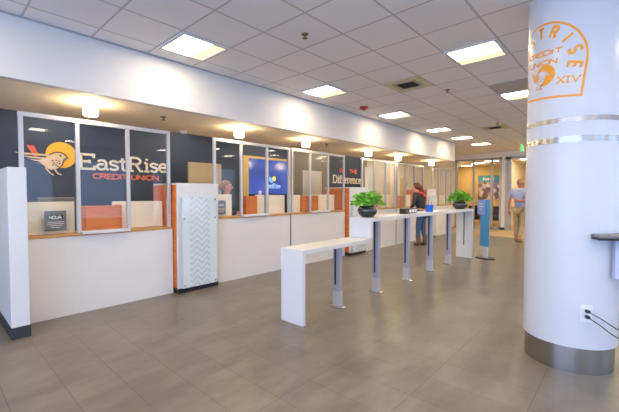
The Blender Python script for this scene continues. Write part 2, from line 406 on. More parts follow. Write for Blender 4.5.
for k in range(7):      # added unseen above the soffit edge to brighten the staff side
    c = copy_tree(t0); c.location = (-.6 + 2.3 * k, 6.75, 3.25); c['label'] = 'square ceiling light added to brighten the staff aisle, unseen above the soffit'; c['group'] = 'added staff aisle lights out of view'
for x, y, lb in ((18.0, 5.4, 'lit ceiling light inside the mustard-walled office behind the storefront glass'), (19.2, 6.3, 'added ceiling light deep inside the mustard-walled office, nearest its back wall'), (17.2, 4.6, 'added ceiling light inside the mustard-walled office, just behind the storefront frame'), (17.2, 3.2, 'added ceiling light just inside the cream room doorway'), (18.2, 2.7, 'ceiling light inside the cream room beyond the grey door frame')):  # three of these added to brighten the rooms beyond the end wall
    c = copy_tree(t0); c.location = (x, y, 2.98); c['label'] = lb
del c

def can_light(x, y, label):
    r = empty('cylinder_light', (x, y, 2.632), label, 'cylinder light', 'small glowing cylinder lights under the soffit')
    MB().lathe([(0, 0), (.07, 0), (.07, -.02), (0, -.02)]).build('mounting_plate', M['bulk'], r)
    MB().lathe([(0, -.02), (.074, -.02), (.078, -.028), (.078, -.152), (.073, -.16), (0, -.16)], n=28).build('shade', M['can'], r)
    return r
c0 = can_light(1.43, 4.98, 'glowing cylinder light above the left glass screen, nearest the camera')
CANLB = ['second glowing cylinder light, above the seated staff member and tall white tower',
    'third glowing cylinder light, above the glass section right of the blue screen',
    'fourth glowing cylinder light, just right of the navy Difference wall',
    'fifth glowing cylinder light, above the glass between the second tower and the woman',
    'sixth and farthest glowing cylinder light, above and right of the woman in the dark jacket']
for x, lb in zip((3.68, 5.36, 7.72, 9.28, 11.6), CANLB):
    c = copy_tree(c0); c.location.x = x; c['label'] = lb
for x in (-.9,):
    c = copy_tree(c0); c.location.x = x; c['label'] = 'cylinder light beyond the left edge of the photograph'

def diffuser(x, y, label):
    r = empty('air_diffuser', (x, y, 3.25), label, 'air vent', 'beige ceiling air diffusers')
    b = MB()
    for a in range(4):
        m = Matrix.Rotation(a * PI / 2, 4, 'Z'); b.box(-.30, .30, -.30, -.19, -.012, -.0, m)
    b.build('frame', M['beige_metal'], r)
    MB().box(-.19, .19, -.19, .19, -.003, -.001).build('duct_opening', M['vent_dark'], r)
    for k, s_ in enumerate((.17, .115, .06)):
        b = MB()
        for a in range(4):
            m = Matrix.Rotation(a * PI / 2, 4, 'Z'); b.box(-s_, s_, -s_, -s_ + .018, -.014 - k * .006, -.004, m)
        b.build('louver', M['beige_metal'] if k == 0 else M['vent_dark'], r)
    return r
d0 = diffuser(5.275, 2.665, 'square beige air diffuser with dark louvres in the middle of the ceiling')
c = copy_tree(d0); c.location = (10.155, 2.665, 3.25); c['label'] = 'small far beige air diffuser near the column and the far ceiling lights'
g = MB().box(6.195, 6.795, 1.145, 1.745, 3.242, 3.249).build('dark_ceiling_panel', M['dark_tile'], origin=(6.5, 1.445, 3.249))  # one ceiling tile in a darker grey than its neighbours
tag(g, 'darker grey-brown ceiling panel beside the light next to the column', 'ceiling panel')

def sprinkler(x, y, z, label):
    r = empty('sprinkler_head', (x, y, z), label, 'sprinkler', 'ceiling sprinkler heads')
    MB().lathe([(0, 0), (.04, 0), (.036, -.01), (0, -.01)], n=16).build('escutcheon', M['brass'], r)
    MB().cyl((0, 0, -.008), (0, 0, -.045), .009).lathe([(0, -.045), (.028, -.045), (.028, -.05), (0, -.05)], n=12).build('deflector', M['brass'], r)
    return r
s0 = sprinkler(2.86, 2.67, 3.25, 'small brass sprinkler head in the ceiling tile nearest the camera')
for x, y, z, lb in ((5.97, 2.3, 3.25, 'small sprinkler head beside the near beige air diffuser'), (9.55, 2.45, 3.25, 'tiny far sprinkler head beside the far air diffuser'),
        (2.41, 5.09, 2.632, 'small sprinkler head under the soffit left of the tall white tower'), (6.2, 5.11, 2.632, 'small sprinkler head under the soffit right of the third cylinder light')):
    c = copy_tree(s0); c.location = (x, y, z); c['label'] = lb
r = empty('fire_alarm', (6.02, 4.0, 3.25), 'round red fire alarm on the ceiling above the bulkhead', 'fire alarm')
MB().lathe([(0, 0), (.085, 0), (.085, -.03), (.07, -.045), (0, -.045)]).build('housing', M['redplastic'], r)
MB().lathe([(0, -.045), (.03, -.045), (.028, -.065), (0, -.07)], n=16).build('strobe_lens', M['dark'], r)
r = empty('smoke_detector', (3.2, 5.98, 2.632), 'white round smoke detector under the soffit above the tall tower', 'smoke detector')
MB().lathe([(0, 0), (.075, 0), (.075, -.02), (.055, -.045), (0, -.05)]).build('dome', M['bulk'], r)
MB().lathe([(.072, -.019), (.077, -.021), (.070, -.028), (.066, -.026)]).build('vent_ring', M['alu_dark'], r)

# ---------------------------------------------------------------- stroke lettering
def arc(cx, cy, rx, ry, a0, a1, n=12): return [(cx + rx * math.cos(math.radians(a0 + (a1 - a0) * i / n)), cy + ry * math.sin(math.radians(a0 + (a1 - a0) * i / n))) for i in range(n + 1)]
Q = .045   # half serif reach beyond the stem
def ser(x, y, w_=.15): return [(x - w_, y), (x + w_, y)]
G = {   # sans capitals: advance, strokes
 'A': (.74, [[(0, 0), (.34, 1), (.68, 0)], [(.13, .33), (.55, .33)]]), 'C': (.74, [arc(.38, .5, .36, .5, 48, 312)]),
 'D': (.74, [[(0, 1)] + arc(.26, .5, .40, .5, 90, -90) + [(0, 0), (0, 1)]]), 'E': (.58, [[(.5, 1), (0, 1), (0, 0), (.5, 0)], [(0, .52), (.44, .52)]]),
 'F': (.56, [[(.5, 1), (0, 1), (0, 0)], [(0, .5), (.42, .5)]]), 'H': (.72, [[(0, 0), (0, 1)], [(.6, 0), (.6, 1)], [(0, .5), (.6, .5)]]), 'I': (.22, [[(.05, 0), (.05, 1)]]),
 'N': (.74, [[(0, 0), (0, 1), (.6, 0), (.6, 1)]]), 'O': (.84, [arc(.38, .5, .38, .5, 90, 450, 20)]), 'R': (.68, [[(0, 0), (0, 1)] + arc(.28, .75, .26, .25, 90, -90, 8) + [(0, .5)], [(.26, .5), (.56, 0)]]),
 'S': (.62, [arc(.27, .75, .25, .25, 30, 270, 9) + arc(.27, .25, .25, .25, 90, -150, 9)[1:]]), 'T': (.66, [[(0, 1), (.6, 1)], [(.3, 1), (.3, 0)]]),
 'U': (.74, [[(0, 1), (0, .32)] + arc(.3, .32, .3, .32, 180, 360, 10) + [(.6, 1)]]), 'V': (.7, [[(0, 1), (.31, 0), (.62, 1)]]), 'X': (.68, [[(0, 0), (.6, 1)], [(0, 1), (.6, 0)]]),
}
SG = {  # slab serif
 'E': (.84, [[(.14, 0), (.14, 1)], [(0, 1), (.72, 1), (.72, .78)], [(0, 0), (.74, 0), (.74, .24)], [(.14, .52), (.52, .52)], [(.52, .4), (.52, .64)]], ),
 'R': (.86, [[(.14, 0), (.14, 1)], [(0, 1), (.4, 1)] + arc(.42, .76, .26, .24, 90, -90, 8) + [(.14, .52)], [(.42, .52), (.66, 0), (.82, 0)], [(0, 0), (.3, 0)]]),
 'D': (.9, [[(.14, 0), (.14, 1)], [(0, 1), (.38, 1)] + arc(.38, .5, .4, .5, 90, -90, 12) + [(0, 0)]]),
 'X': (.86, [[(.1, 0), (.7, 1)], [(.1, 1), (.7, 0)], ser(.1, 0, .12), ser(.7, 0, .12), ser(.1, 1, .12), ser(.7, 1, .12)]),
 'I': (.46, [[(.18, 0), (.18, 1)], ser(.18, 0), ser(.18, 1)]), 'V': (.86, [[(.08, 1), (.4, 0), (.72, 1)], ser(.08, 1, .12), ser(.72, 1, .12)]),
 'a': (.62, [[(.08, .56)] + arc(.26, .46, .2, .2, 130, 0, 8) + [(.46, .06), (.58, 0)], arc(.24, .19, .2, .19, 60, 360, 14)]),
 's': (.5, [arc(.23, .5, .18, .15, 20, 270, 9) + arc(.23, .17, .2, .17, 90, -160, 9)[1:], [(.42, .66), (.42, .52)]]),
 't': (.46, [[(.18, .9), (.18, .16)] + arc(.32, .16, .14, .16, 180, 290, 6), [(.02, .66), (.4, .66)]]),
 'i': (.36, [[(.18, 0), (.18, .66)], [(.04, .66), (.18, .66)], ser(.18, 0, .15), [(.18, .86), (.18, 1)]]),
 'e': (.6, [[(.08, .36), (.5, .36)] + arc(.29, .34, .23, .32, 5, 310, 16)]),
 'f': (.42, [[(.16, 0), (.16, .8)] + arc(.3, .82, .14, .16, 180, 60, 6), [(.02, .66), (.36, .66)], ser(.16, 0)]),
 'r': (.5, [[(.16, 0), (.16, .66)], [(.02, .66), (.16, .66)], [(.16, .42)] + arc(.34, .42, .18, .23, 160, 60, 6), ser(.16, 0)]),
 'n': (.7, [[(.16, 0), (.16, .66)], [(.02, .66), (.16, .66)], [(.16, .42)] + arc(.34, .42, .18, .23, 170, 0, 8) + [(.52, 0)], ser(.16, 0, .13), ser(.52, 0, .13)]),
 'c': (.54, [arc(.28, .33, .22, .33, 50, 310, 14)]),
}
def text_width(t, size, font, track=0): return sum((font[c][0] if c in font else .4) * size + track for c in t) - track
def letters(t, size, font, wd, d, fn, m, parent, origin=(0, 0, 0), x0=0, y0=0, width=None, name='letter', one=False):
    """text run from x0 on baseline y0, fitted to width; fn maps (u, v, w) to local space"""
    sx = 1
    if width: sx = width / text_width(t, size, font)
    x = x0; B = MB() if one else None
    for ch in t:
        if ch not in font: x += .4 * size * sx; continue
        adv, st = font[ch]
        b = B or MB()
        for s_ in st: b.ribbon([(x + p[0] * size * sx, y0 + p[1] * size) for p in s_], wd, d, fn)
        if not one: b.build(name, m, parent)
        x += adv * size * sx
    if one: B.build(name, m, parent)

def wallfn(u, v, w_): return Vector((u, -w_, v))        # faces -Y

def bird_shapes(fn, parent, s, mat_bird, mat_sun, mat_ink, d=.012):
    """bird with three feathers in front of a sun disc, about 1.3 s wide, local origin at the sun's centre"""
    MB().prism([(s * .36 * math.cos(a), s * .36 * math.sin(a)) for a in [2 * PI * i / 40 for i in range(40)]], d, fn).build('sun_disc', mat_sun, parent)
    f2 = lambda u, v, w_: fn(u, v, w_ + d)
    OFX, OFY = -.15, -.15
    fb = lambda u, v, w_: f2(u + OFX * s, v + OFY * s, w_)
    body = [(-.12, .12), (-.02, .19), (.1, .21), (.2, .17), (.27, .08), (.19, .03), (.15, -.12), (.06, -.22), (-.1, -.27), (-.2, -.22), (-.3, -.1), (-.42, -.02), (-.3, .0), (-.2, .06)]
    b = MB().prism([(u * s, v * s) for u, v in body[::-1]], d, fb)
    b.build('bird_body', mat_bird, parent)
    b = MB()
    for k in range(4):
        y = .125 - k * .072; x1 = -.10 + k * .0; x0 = -.86 + k * .13
        b.prism([(q * s, r_ * s) for q, r_ in [(x0, y + .028 - k * .003), (x1, y + .022 - k * .03), (x1, y - .026 - k * .03), (x0 + .12, y - .018)]][::-1], d * 1.15, fb)
    b.build('wing_feathers', mat_bird, parent)
    f3 = lambda u, v, w_: fn(u + OFX * s, v + OFY * s, w_ + 2 * d)
    b = MB()
    b.ribbon([(s * p[0], s * p[1]) for p in [(-.14, .13), (-.02, .205), (.1, .225), (.21, .185), (.29, .08), (.2, .03), (.16, -.12), (.07, -.23)]], .022 * s, d * .5, f3)
    b.prism([(s * (.12 + .025 * math.cos(a)), s * (.13 + .025 * math.sin(a))) for a in [2 * PI * i / 12 for i in range(12)]], d * .5, f3)
    for q in ((-.06, -.02), (.02, .0), (.09, -.02), (-.03, -.08), (.05, -.07), (.1, -.09), (-.06, -.13), (.02, -.13), (.06, -.17)):
        b.prism([(s * (q[0] + .024 * math.cos(a)), s * (q[1] + .016 * math.sin(a))) for a in [2 * PI * i / 8 for i in range(8)]], d * .5, f3)
    b.build('ink_lines', mat_ink, parent)
    b = MB()
    b.ribbon([(s * p[0], s * p[1]) for p in [(-.22, -.22), (-.12, -.36), (-.04, -.41)]], .035 * s, d, fb).ribbon([(s * p[0], s * p[1]) for p in [(-.02, -.24), (.05, -.36), (.14, -.40)]], .035 * s, d, fb)
    b.build('bird_legs', mat_bird, parent)

# wall sign EastRise CREDIT UNION on the navy wall
r = empty('wall_sign', (1.55, 7.495, 2.14), 'EastRise Credit Union wall sign with golden sun and bird on the navy wall', 'sign')
rr = lambda u, v, w_: Vector((u + .13, -w_, v + .05))
bird_shapes(rr, r, .64, M['bird'], M['sun'], M['ink'])
MB().prism([(-.36, .18), (-.26, .18), (-.19, .02), (-.25, -.02)][::-1], .012, wallfn).build('red_flash', M['red'], r)
letters('EastRise', .265, SG, .042, .02, wallfn, M['letter'], r, x0=.38, y0=-.17, width=1.70)
letters('CREDIT UNION', .088, G, .024, .02, wallfn, M['letter_red'], r, x0=.62, y0=-.345, width=1.26)

r = empty('wall_sign', (10.3, 7.495, 1.95), 'THE Difference lettering on the navy wall above the second wood and white tower', 'sign')
letters('Difference', .25, SG, .04, .02, wallfn, M['letter'], r, x0=-.90, y0=-.06, width=1.70)
letters('THE', .12, G, .026, .02, wallfn, M['letter_red'], r, x0=.08, y0=.31, width=.48)
letters('IS', .12, G, .026, .02, wallfn, M['letter_red'], r, x0=-.50, y0=.31, width=.17)

# display screen with mustard surround
r = empty('wall_display', (6.5, 7.495, 1.95), 'large blue wall display with EastRise logo inside a mustard surround behind the glass', 'screen')
MB().box(-.87, -.70, -.05, 0, -.95, .56).box(.76, .85, -.05, 0, -.95, .56).box(-.70, .76, -.05, 0, .50, .56).build('surround', M['mustard'], r)
MB().box(-.70, .76, -.03, 0, -.45, .50).build('screen', M['screen'], r)
f = lambda u, v, w_: Vector((u, -w_ - .031, v))
letters('EastRise', .12, SG, .018, .004, f, mat('screen_text', (170, 205, 245), .5, emit=.25), r, x0=-.12, y0=-.28, width=.58, one=True)
MB().prism([(.21 + .07 * math.cos(a), -.02 + .07 * math.sin(a)) for a in [2 * PI * i / 24 for i in range(24)]], .004, f).build('screen_sun', mat('screen_yellow', (230, 204, 80), .5, emit=.3), r)
MB().prism([(.04, .04), (.16, -.04), (.18, -.12), (.10, -.14), (.02, -.08)], .006, f).build('screen_bird', mat('screen_pale_blue', (120, 180, 230), .5, emit=.25), r)

# ---------------------------------------------------------------- teller line
def counter(x0, x1, top, tray, label, gap=None):
    r = empty('teller_counter', ((x0 + x1) / 2, 5.1, 0), label, 'counter', 'white teller counters')
    a, b_ = x0 - (x0 + x1) / 2, x1 - (x0 + x1) / 2
    MB().box(a, b_, 0, .03, 0, top - .035).box(a, a + .03, .03, .7, 0, .9).box(b_ - .03, b_, .03, .7, 0, .9).build('front_panel', M['counter'], r)
    MB().box(a, b_, .03, .75, .74, .775).build('desk_surface', M['creamboard'], r)
    MB().box(a, b_, -.012, .30, top - .035, top).build('ledge', M['oak'], r, bevel=.003)
    if tray: MB().box(tray[0] - (x0 + x1) / 2, tray[1] - (x0 + x1) / 2, -.07, .20, top - .015, top + .022).build('pass_tray', M['white'], r, bevel=.004)
    return r
SEC = [(.742, 2.53, 1.01, (1.33, 1.90), [.765, 1.316, 1.911, 2.485], 'white teller counter at the left behind the partition, below the EastRise sign'),
       (3.25, 5.02, 1.11, (3.82, 4.42), [3.275, 3.82, 4.42, 5.0], 'white teller counter right of the tall chevron tower with the staff member behind'),
       (5.06, 6.88, 1.11, (5.66, 6.24), [5.095, 5.645, 6.255, 6.85], 'white teller counter between the dark floor-height joint and the second tower'),
       (7.63, 9.40, 1.11, None, [7.63, 8.24, 8.82, 9.36], 'white teller counter right of the second tower behind the near plant'),
       (9.46, 11.25, 1.11, None, [9.46, 9.99, 10.61, 11.22], 'white teller counter to the left of the woman in the dark jacket'),
       (12.0, 13.8, 1.11, None, [12.02, 12.54, 13.25, 13.75], 'farthest white teller counter beyond the woman near the storefront')]
SCR = ['aluminium framed glass screen at far left in front of the EastRise wall sign', 'aluminium framed glass screen in front of the staff member and blue display',
       'aluminium framed glass screen left of the second tower, ending at the navy wall', 'aluminium framed glass screen behind the near plant, right of the second tower',
       'aluminium framed glass screen directly left of the woman', 'farthest aluminium framed glass screen at the end of the teller line']
for k, ((x0, x1, top, tray, posts, lb), sl) in enumerate(zip(SEC, SCR)):
    counter(x0, x1, top, tray, lb)
    r = empty('glass_screen', ((x0 + x1) / 2, 5.12, top), sl, 'glass screen', 'glass screens on the teller counters')
    ox = (x0 + x1) / 2; pm = M['alu'] if k < 4 else M['alu_dark']
    MB().box(posts[0] - .025 - ox, posts[-1] + .025 - ox, -.022, .022, 2.385 - top, 2.435 - top).build('header_rail', pm, r)
    for p in posts:
        MB().box(p - .022 - ox, p + .022 - ox, -.022, .022, 0, 2.385 - top).build('post', pm, r, bevel=.002)
    for i in range(3):
        z0 = .022 if (tray and i == 1) else .0
        MB().box(posts[i] + .022 - ox, posts[i + 1] - .022 - ox, -.004, .004, z0, 2.385 - top).build('glass_pane', M['glass'], r)
for x in (5.04, 9.43):
    tag(MB().box(x - .018, x + .018, 5.115, 5.19, 0, 1.08).build('joint_strip', M['slot'], origin=(x, 5.12, 0)), 'narrow dark joint strip between two white counters, ' + ('left of the low bench' if x < 6 else 'behind the tall bar'), 'trim strip')

def board(x0, x1, z0, z1, label, m='creamboard', y=5.24):
    o = MB().box(x0, x1, y, y + .03, z0, z1).build('privacy_board', M[m], origin=((x0 + x1) / 2, y, z0), bevel=.002)
    tag(o, label, 'board', 'cream privacy boards on the teller ledges')
board(.76, 1.30, 1.01, 1.405, 'cream privacy board behind the left grey notice')
board(1.79, 2.50, 1.01, 1.395, 'cream privacy board right of the leftmost wooden box', y=5.36)
board(3.27, 3.70, 1.11, 1.495, 'cream privacy board in front of the staff member')
board(4.25, 4.46, 1.11, 1.485, 'narrow cream privacy board right of the wooden box by the blue display')
board(4.54, 5.00, 1.11, 1.48, 'cream privacy board under the blue display')
board(5.10, 5.46, 1.11, 1.48, 'cream privacy board right of the dark joint strip')
board(5.97, 6.80, 1.11, 1.485, 'wide cream privacy board in front of the second tower', y=5.36)
board(7.70, 8.20, 1.11, 1.49, 'cream privacy board behind the near potted plant')
board(8.85, 9.34, 1.11, 1.49, 'cream privacy board between the near plant and the far wooden box')
board(10.27, 10.60, 1.11, 1.48, 'cream privacy board left of the woman')
board(12.08, 13.7, 1.11, 1.46, 'cream privacy board at the farthest counter behind the far plant')

def wood_box(x0, x1, z0, z1, label, side=True):
    r = empty('wooden_box', ((x0 + x1) / 2, 5.30, z0), label, 'wooden box', 'orange wooden transaction boxes on the ledges')
    h = z1 - z0; w2 = (x1 - x0) / 2; y0 = -.14
    MB().box(-w2, w2, y0, .0, 0, h).build('body', M['wood'], r, bevel=.003)
    MB().box(-w2 + .04, w2 - .04, y0 - .012, y0, .03, h - .05).build('door_panel', M['wood'], r, bevel=.003)
    if side: MB().box(w2 + .002, w2 + .05, -.11, .04, 0, h + .01).build('side_board', M['wood'], r, bevel=.003)
wood_box(1.355, 1.80, 1.032, 1.345, 'wide orange wooden box behind the left glass, right of the grey notice')
wood_box(3.96, 4.22, 1.132, 1.46, 'orange wooden box left of the white board under the blue display', False)
wood_box(5.47, 5.95, 1.132, 1.455, 'orange wooden box left of the second tower behind the glass')
wood_box(9.66, 10.06, 1.11, 1.44, 'small far orange wooden box above the black card holder', False)

def notice(x, z, w_, h, label, y=5.17):
    r = empty('notice_sign', (x, y, z), label, 'sign', 'grey notices on the ledges', 0)
    MB().box(-w_ / 2, w_ / 2, .0, .008, 0, h).build('plate', M['signgrey'], r)
    MB().box(-w_ / 2, w_ / 2, .0, .05, -.0, .006).build('foot', M['black'], r)
    f = lambda u, v, t: Vector((u, -t - .001, v))
    MB().box(-w_ * .36, w_ * .36, -.001, 0, h * .56, h * .78).build('title_band', M['dark'], r)
    f2 = lambda u, v, t: Vector((u, -t - .002, v))
    letters('NCUA', h * .14, {**G}, h * .04, .002, f2, M['paper'], r, x0=-w_ * .28, y0=h * .60, width=w_ * .56, one=True, name='title_text')
    b = MB()
    for k, ww in enumerate((.36, .38, .30, .2)): b.box(-w_ * ww, w_ * ww, -.002, 0, h * (.42 - .09 * k), h * (.445 - .09 * k))
    b.build('text_lines', M['paper'], r)
notice(1.085, 1.055, .222, .24, 'grey NCUA notice standing in front of the leftmost cream board')
notice(3.44, 1.15, .17, .24, 'grey NCUA notice beside the chevron tower in front of the staff member')

# towers
def tower(x, label):
    r = empty('divider_tower', (x, 4.97, 0), label, 'divider tower', 'wood and white towers between teller counters')
    MB().box(-.35, .35, .03, .80, .075, 1.64).build('wood_body', M['wood'], r, bevel=.002)
    MB().box(-.352, .352, 0, .03, .075, 1.665).build('front_panel', M['white'], r, bevel=.003)
    MB().box(-.352, .352, .03, .80, 1.64, 1.665).build('top_cap', M['white'], r, bevel=.002)
    MB().box(-.345, .345, .012, .79, 0, .075).build('plinth', M['black'], r)
    g_ = MB().box(-.295, .295, -.032, -.022, -.69, .69).build('chevron_panel', M['chevron'], r); g_.location = (0, 0, .765)
    for sx in (-.265, .265):
        for z in (.115, 1.125, 1.415):
            MB().cyl((sx, 0, z), (sx, -.042, z), .014, 12).build('standoff', M['chrome'], r)
    return r
tw = tower(2.895, 'tall white tower with chevron glass panel and orange wood side, nearest the camera')
c = copy_tree(tw); c.location.x = 7.27; c['label'] = 'second tall tower with orange wood side, partly behind the near potted plant'
c = copy_tree(tw); c.location.x = 11.64; c['label'] = 'third tall tower, mostly hidden behind the woman in the dark jacket'

# back-of-house furniture seen through the glass
def tall_panel(x0, x1, y, z1, label, m):
    r = empty('standing_screen', ((x0 + x1) / 2, y, 0), label, 'standing panel', 'tall beige panels behind the teller line')
    w2 = (x1 - x0) / 2
    MB().box(-w2, w2, 0, .04, .03, z1).build('panel', m, r, bevel=.003)
    MB().box(-w2 + .05, -w2 + .15, -.15, .19, 0, .03).box(w2 - .15, w2 - .05, -.15, .19, 0, .03).build('feet', M['dark'], r)
beige = mat('beige_panel_fabric', (196, 176, 142), .85, vary=.04)
tall_panel(3.63, 4.40, 6.6, 2.15, 'tall beige panel behind the chevron tower against the navy wall', beige)
tall_panel(7.02, 7.78, 6.6, 2.15, 'tall pale panel behind the glass left of the Difference wall', M['greywall'])
tall_panel(12.72, 13.2, 6.7, 2.15, 'mustard panel far behind the glass above the small wooden box', M['mustard'])
b = MB()
for i in range(12):
    a = i / 12 * PI * 6; b.cyl((.0 + i * .03, .03 * math.sin(a), 0), (.0 + i * .03, .03 * math.sin(a), 2.4), .022, 8)
o = b.build('hanging_curtain', M['paper']); o.location = (10.0, 6.55, 0)
tag(o, 'pale pleated curtain strip behind the glass right of the Difference wall', 'curtain')
def monitor(x, y, z, rz, label, sz=.5):
    r = empty('desk_monitor', (x, y, z), label, 'monitor', 'monitors behind the teller line', rz)
    MB().box(-sz / 2, sz / 2, -.015, .015, .14, .14 + sz * .6).build('screen_housing', M['monitor'], r, bevel=.004)
    MB().box(-.02, .02, .0, .03, .01, .2).build('stand', M['monitor'], r); MB().box(-.11, .11, -.07, .09, 0, .012).build('base', M['monitor'], r)
monitor(1.0, 5.62, 1.11 - .335, .3, 'dark monitor low behind the leftmost cream board')
monitor(9.1, 5.75, 1.28 - .505, .1, 'dark monitor above the cream boards right of the near plant')
monitor(10.75, 5.8, 1.28 - .505, .1, 'small dark monitor above the far wooden box')
o = MB().box(10.7, 11.3, 6.9, 6.95, 0, 1.55).build('wood_partition', M['wood'], origin=(11.0, 6.9, 0)); tag(o, 'low orange wood partition far behind the glass beside the woman', 'partition')
# office chair behind the left glass
r = empty('desk_chair', (1.35, 6.35, 0), 'grey high-back desk chair seen through the left glass below the bird', 'chair')
MB().box(-.24, .24, -.03, .04, .62, 1.45).build('backrest', mat('chair_grey', (130, 126, 128), .7), r, bevel=.03)
MB().box(-.25, .25, -.5, -.02, .46, .54).build('seat', M['dark'], r, bevel=.03)
MB().cyl((0, -.25, .1), (0, -.25, .46), .03).build('gas_column', M['chrome'], r)
for k in range(5):
    a = k * 2 * PI / 5; MB().cyl((0, -.25, .09), (.28 * math.cos(a), -.25 + .28 * math.sin(a), .04), .018).ball((.28 * math.cos(a), -.25 + .28 * math.sin(a), .028), (.028, .028, .028), 8, 6).build('leg', M['black'], r)
# small items by the screen
o = MB().lathe([(0, 0), (.026, 0), (.034, .075), (.037, .078), (.031, .078), (.024, .004), (0, .004)], n=20).build('paper_cup', M['paper'], origin=(0, 0, 0))
o.location = (4.36, 5.255, 1.485); tag(o, 'small white paper cup on the board in front of the blue display', 'cup')

# ---------------------------------------------------------------- bench, bar and posts
r = empty('low_bench', (3.55, 2.875, 0), 'low white waterfall bench in front, joining the taller bar', 'bench')
MB().box(-.65, .70, -.175, .175, .815, .866).build('top', M['white'], r, bevel=.003)
MB().box(-.70, -.65, -.175, .175, 0, .866).build('end_panel', M['white'], r, bevel=.003)
r = empty('tall_bar', (6.43, 2.875, 0), 'tall long white standing bar with plants, running from the low bench to the kiosk', 'bar counter')
MB().box(-2.18, 2.2, -.185, .185, 1.105, 1.16).build('top', M['white'], r, bevel=.003)
MB().box(-2.18, -2.13, -.185, .185, .868, 1.105).build('drop_panel', M['white'], r, bevel=.003)
e = MB().box(2.15, 2.2, -.185, .185, 0, 1.105).build('end_panel', M['white'], r, bevel=.003)
MB().box(2.144, 2.15, -.008, .012, .30, 1.08).build('panel_slot', M['slot'], e)

def bar_post(x, top, label):
    r = empty('bar_post', (x, 2.855, 0), label, 'support post', 'grey metal posts under the white bar')
    MB().box(-.035, .035, -.05, .05, .012, top).build('shaft', M['post'], r, bevel=.006)
    MB().box(-.037, -.034, -.002, .026, .30, top - .02).build('cable_slot', M['slot'], r)
    MB().box(-.041, .041, -.056, .056, .012, .21).build('cover_box', M['alu'], r, bevel=.004)
    b = MB(); b.lathe([(0, 0), (.12, 0), (.12, .008), (.11, .012), (0, .012)], n=28)
    for v in b.bm.verts: v.co.x *= .8
    p = b.build('base_plate', M['steel'], r)
    for a in (0, 1, 2, 3):
        MB().cyl((.075 * math.cos(a * PI / 2 + .78), .085 * math.sin(a * PI / 2 + .78), .012), (.075 * math.cos(a * PI / 2 + .78), .085 * math.sin(a * PI / 2 + .78), .018), .008, 8).build('bolt', M['chrome'], p)
    return r
bar_post(3.694, .815, 'grey metal post under the low bench, nearest the camera')
p1 = bar_post(4.662, 1.105, 'first grey metal post under the tall bar, below the near plant')
for x, lb in ((5.655, 'second grey metal post under the tall bar, left of the black card holder'), (6.622, 'third grey metal post under the tall bar, below the blue cup'), (7.562, 'last grey metal post under the tall bar, next to the slotted end panel')):
    c = copy_tree(p1); c.location.x = x; c['label'] = lb

def plant(x, y, z, seed, label, sc=1.0, wide=1.0):
    random.seed(seed)
    r = empty('potted_plant', (x, y, z), label, 'potted plant', 'green plants in round black pots')
    MB().lathe([(0, 0), (.085 * sc, 0), (.095 * sc, .008), (.135 * sc, .05), (.147 * sc, .09), (.138 * sc, .13), (.118 * sc, .155), (.125 * sc, .165), (.116 * sc, .165), (.108 * sc, .145), (0, .14)], n=32).build('pot', M['pot'], r)
    MB().lathe([(0, .148), (.098 * sc, .146)], n=20).build('soil', M['soil'], r)
    st, lf = MB(), MB()
    for i in range(190):
        a = random.uniform(0, 2 * PI); q = random.random() ** .6
        rad = .25 * sc * wide * q; hh = .15 + .22 * sc * (1 - q ** 3) * random.uniform(.25, 1.05) + (.03 if q > .6 else 0)
        tip = Vector((rad * math.cos(a), rad * math.sin(a), hh)); base = Vector((.03 * math.cos(a), .03 * math.sin(a), .15))
        if i % 3 == 0:
            mid = base.lerp(tip, .5) + Vector((0, 0, .05)); st.tube([base, mid, tip], .0022, 5)
        L = random.uniform(.055, .085) * sc; W = L * .46
        mt = Matrix.Translation(tip) @ Matrix.Rotation(a + random.uniform(-.8, .8), 4, 'Z') @ Matrix.Rotation(random.uniform(-.9, .7), 4, 'Y') @ Matrix.Rotation(random.uniform(-.6, .6), 4, 'X')
        prof = [(-.5, 0), (-.42, .72), (-.1, 1), (.25, .62), (.6, 0)]
        top = [lf.bm.verts.new(mt @ Vector((u * L, v * W, .012 * v * v * sc))) for u, v in prof]; bot = [lf.bm.verts.new(mt @ Vector((u * L, -v * W, .012 * v * v * sc))) for u, v in prof[1:-1]]
        mid = [lf.bm.verts.new(mt @ Vector((u * L, 0, 0))) for u, v in prof[1:-1]]
        lf.bm.faces.new((top[0], top[1], mid[0])); lf.bm.faces.new((top[1], top[2], mid[1], mid[0])); lf.bm.faces.new((top[2], top[3], mid[2], mid[1])); lf.bm.faces.new((top[3], top[4], mid[2]))
        lf.bm.faces.new((top[0], mid[0], bot[0])); lf.bm.faces.new((bot[0], mid[0], mid[1], bot[1])); lf.bm.faces.new((bot[1], mid[1], mid[2], bot[2])); lf.bm.faces.new((bot[2], mid[2], top[4]))
    st.build('stems', M['stem'], r); o = lf.build('foliage', M['leaf'], r)
    sd = o.modifiers.new('thickness', 'SOLIDIFY'); sd.thickness = .0015
    random.seed(99)
plant(4.42, 2.865, 1.16, 3, 'bushy green plant in glossy black pot on the near end of the tall bar', 1.0)
plant(8.27, 2.87, 1.16, 5, 'bushy green plant in black pot on the far end of the bar', 1.12, .95)

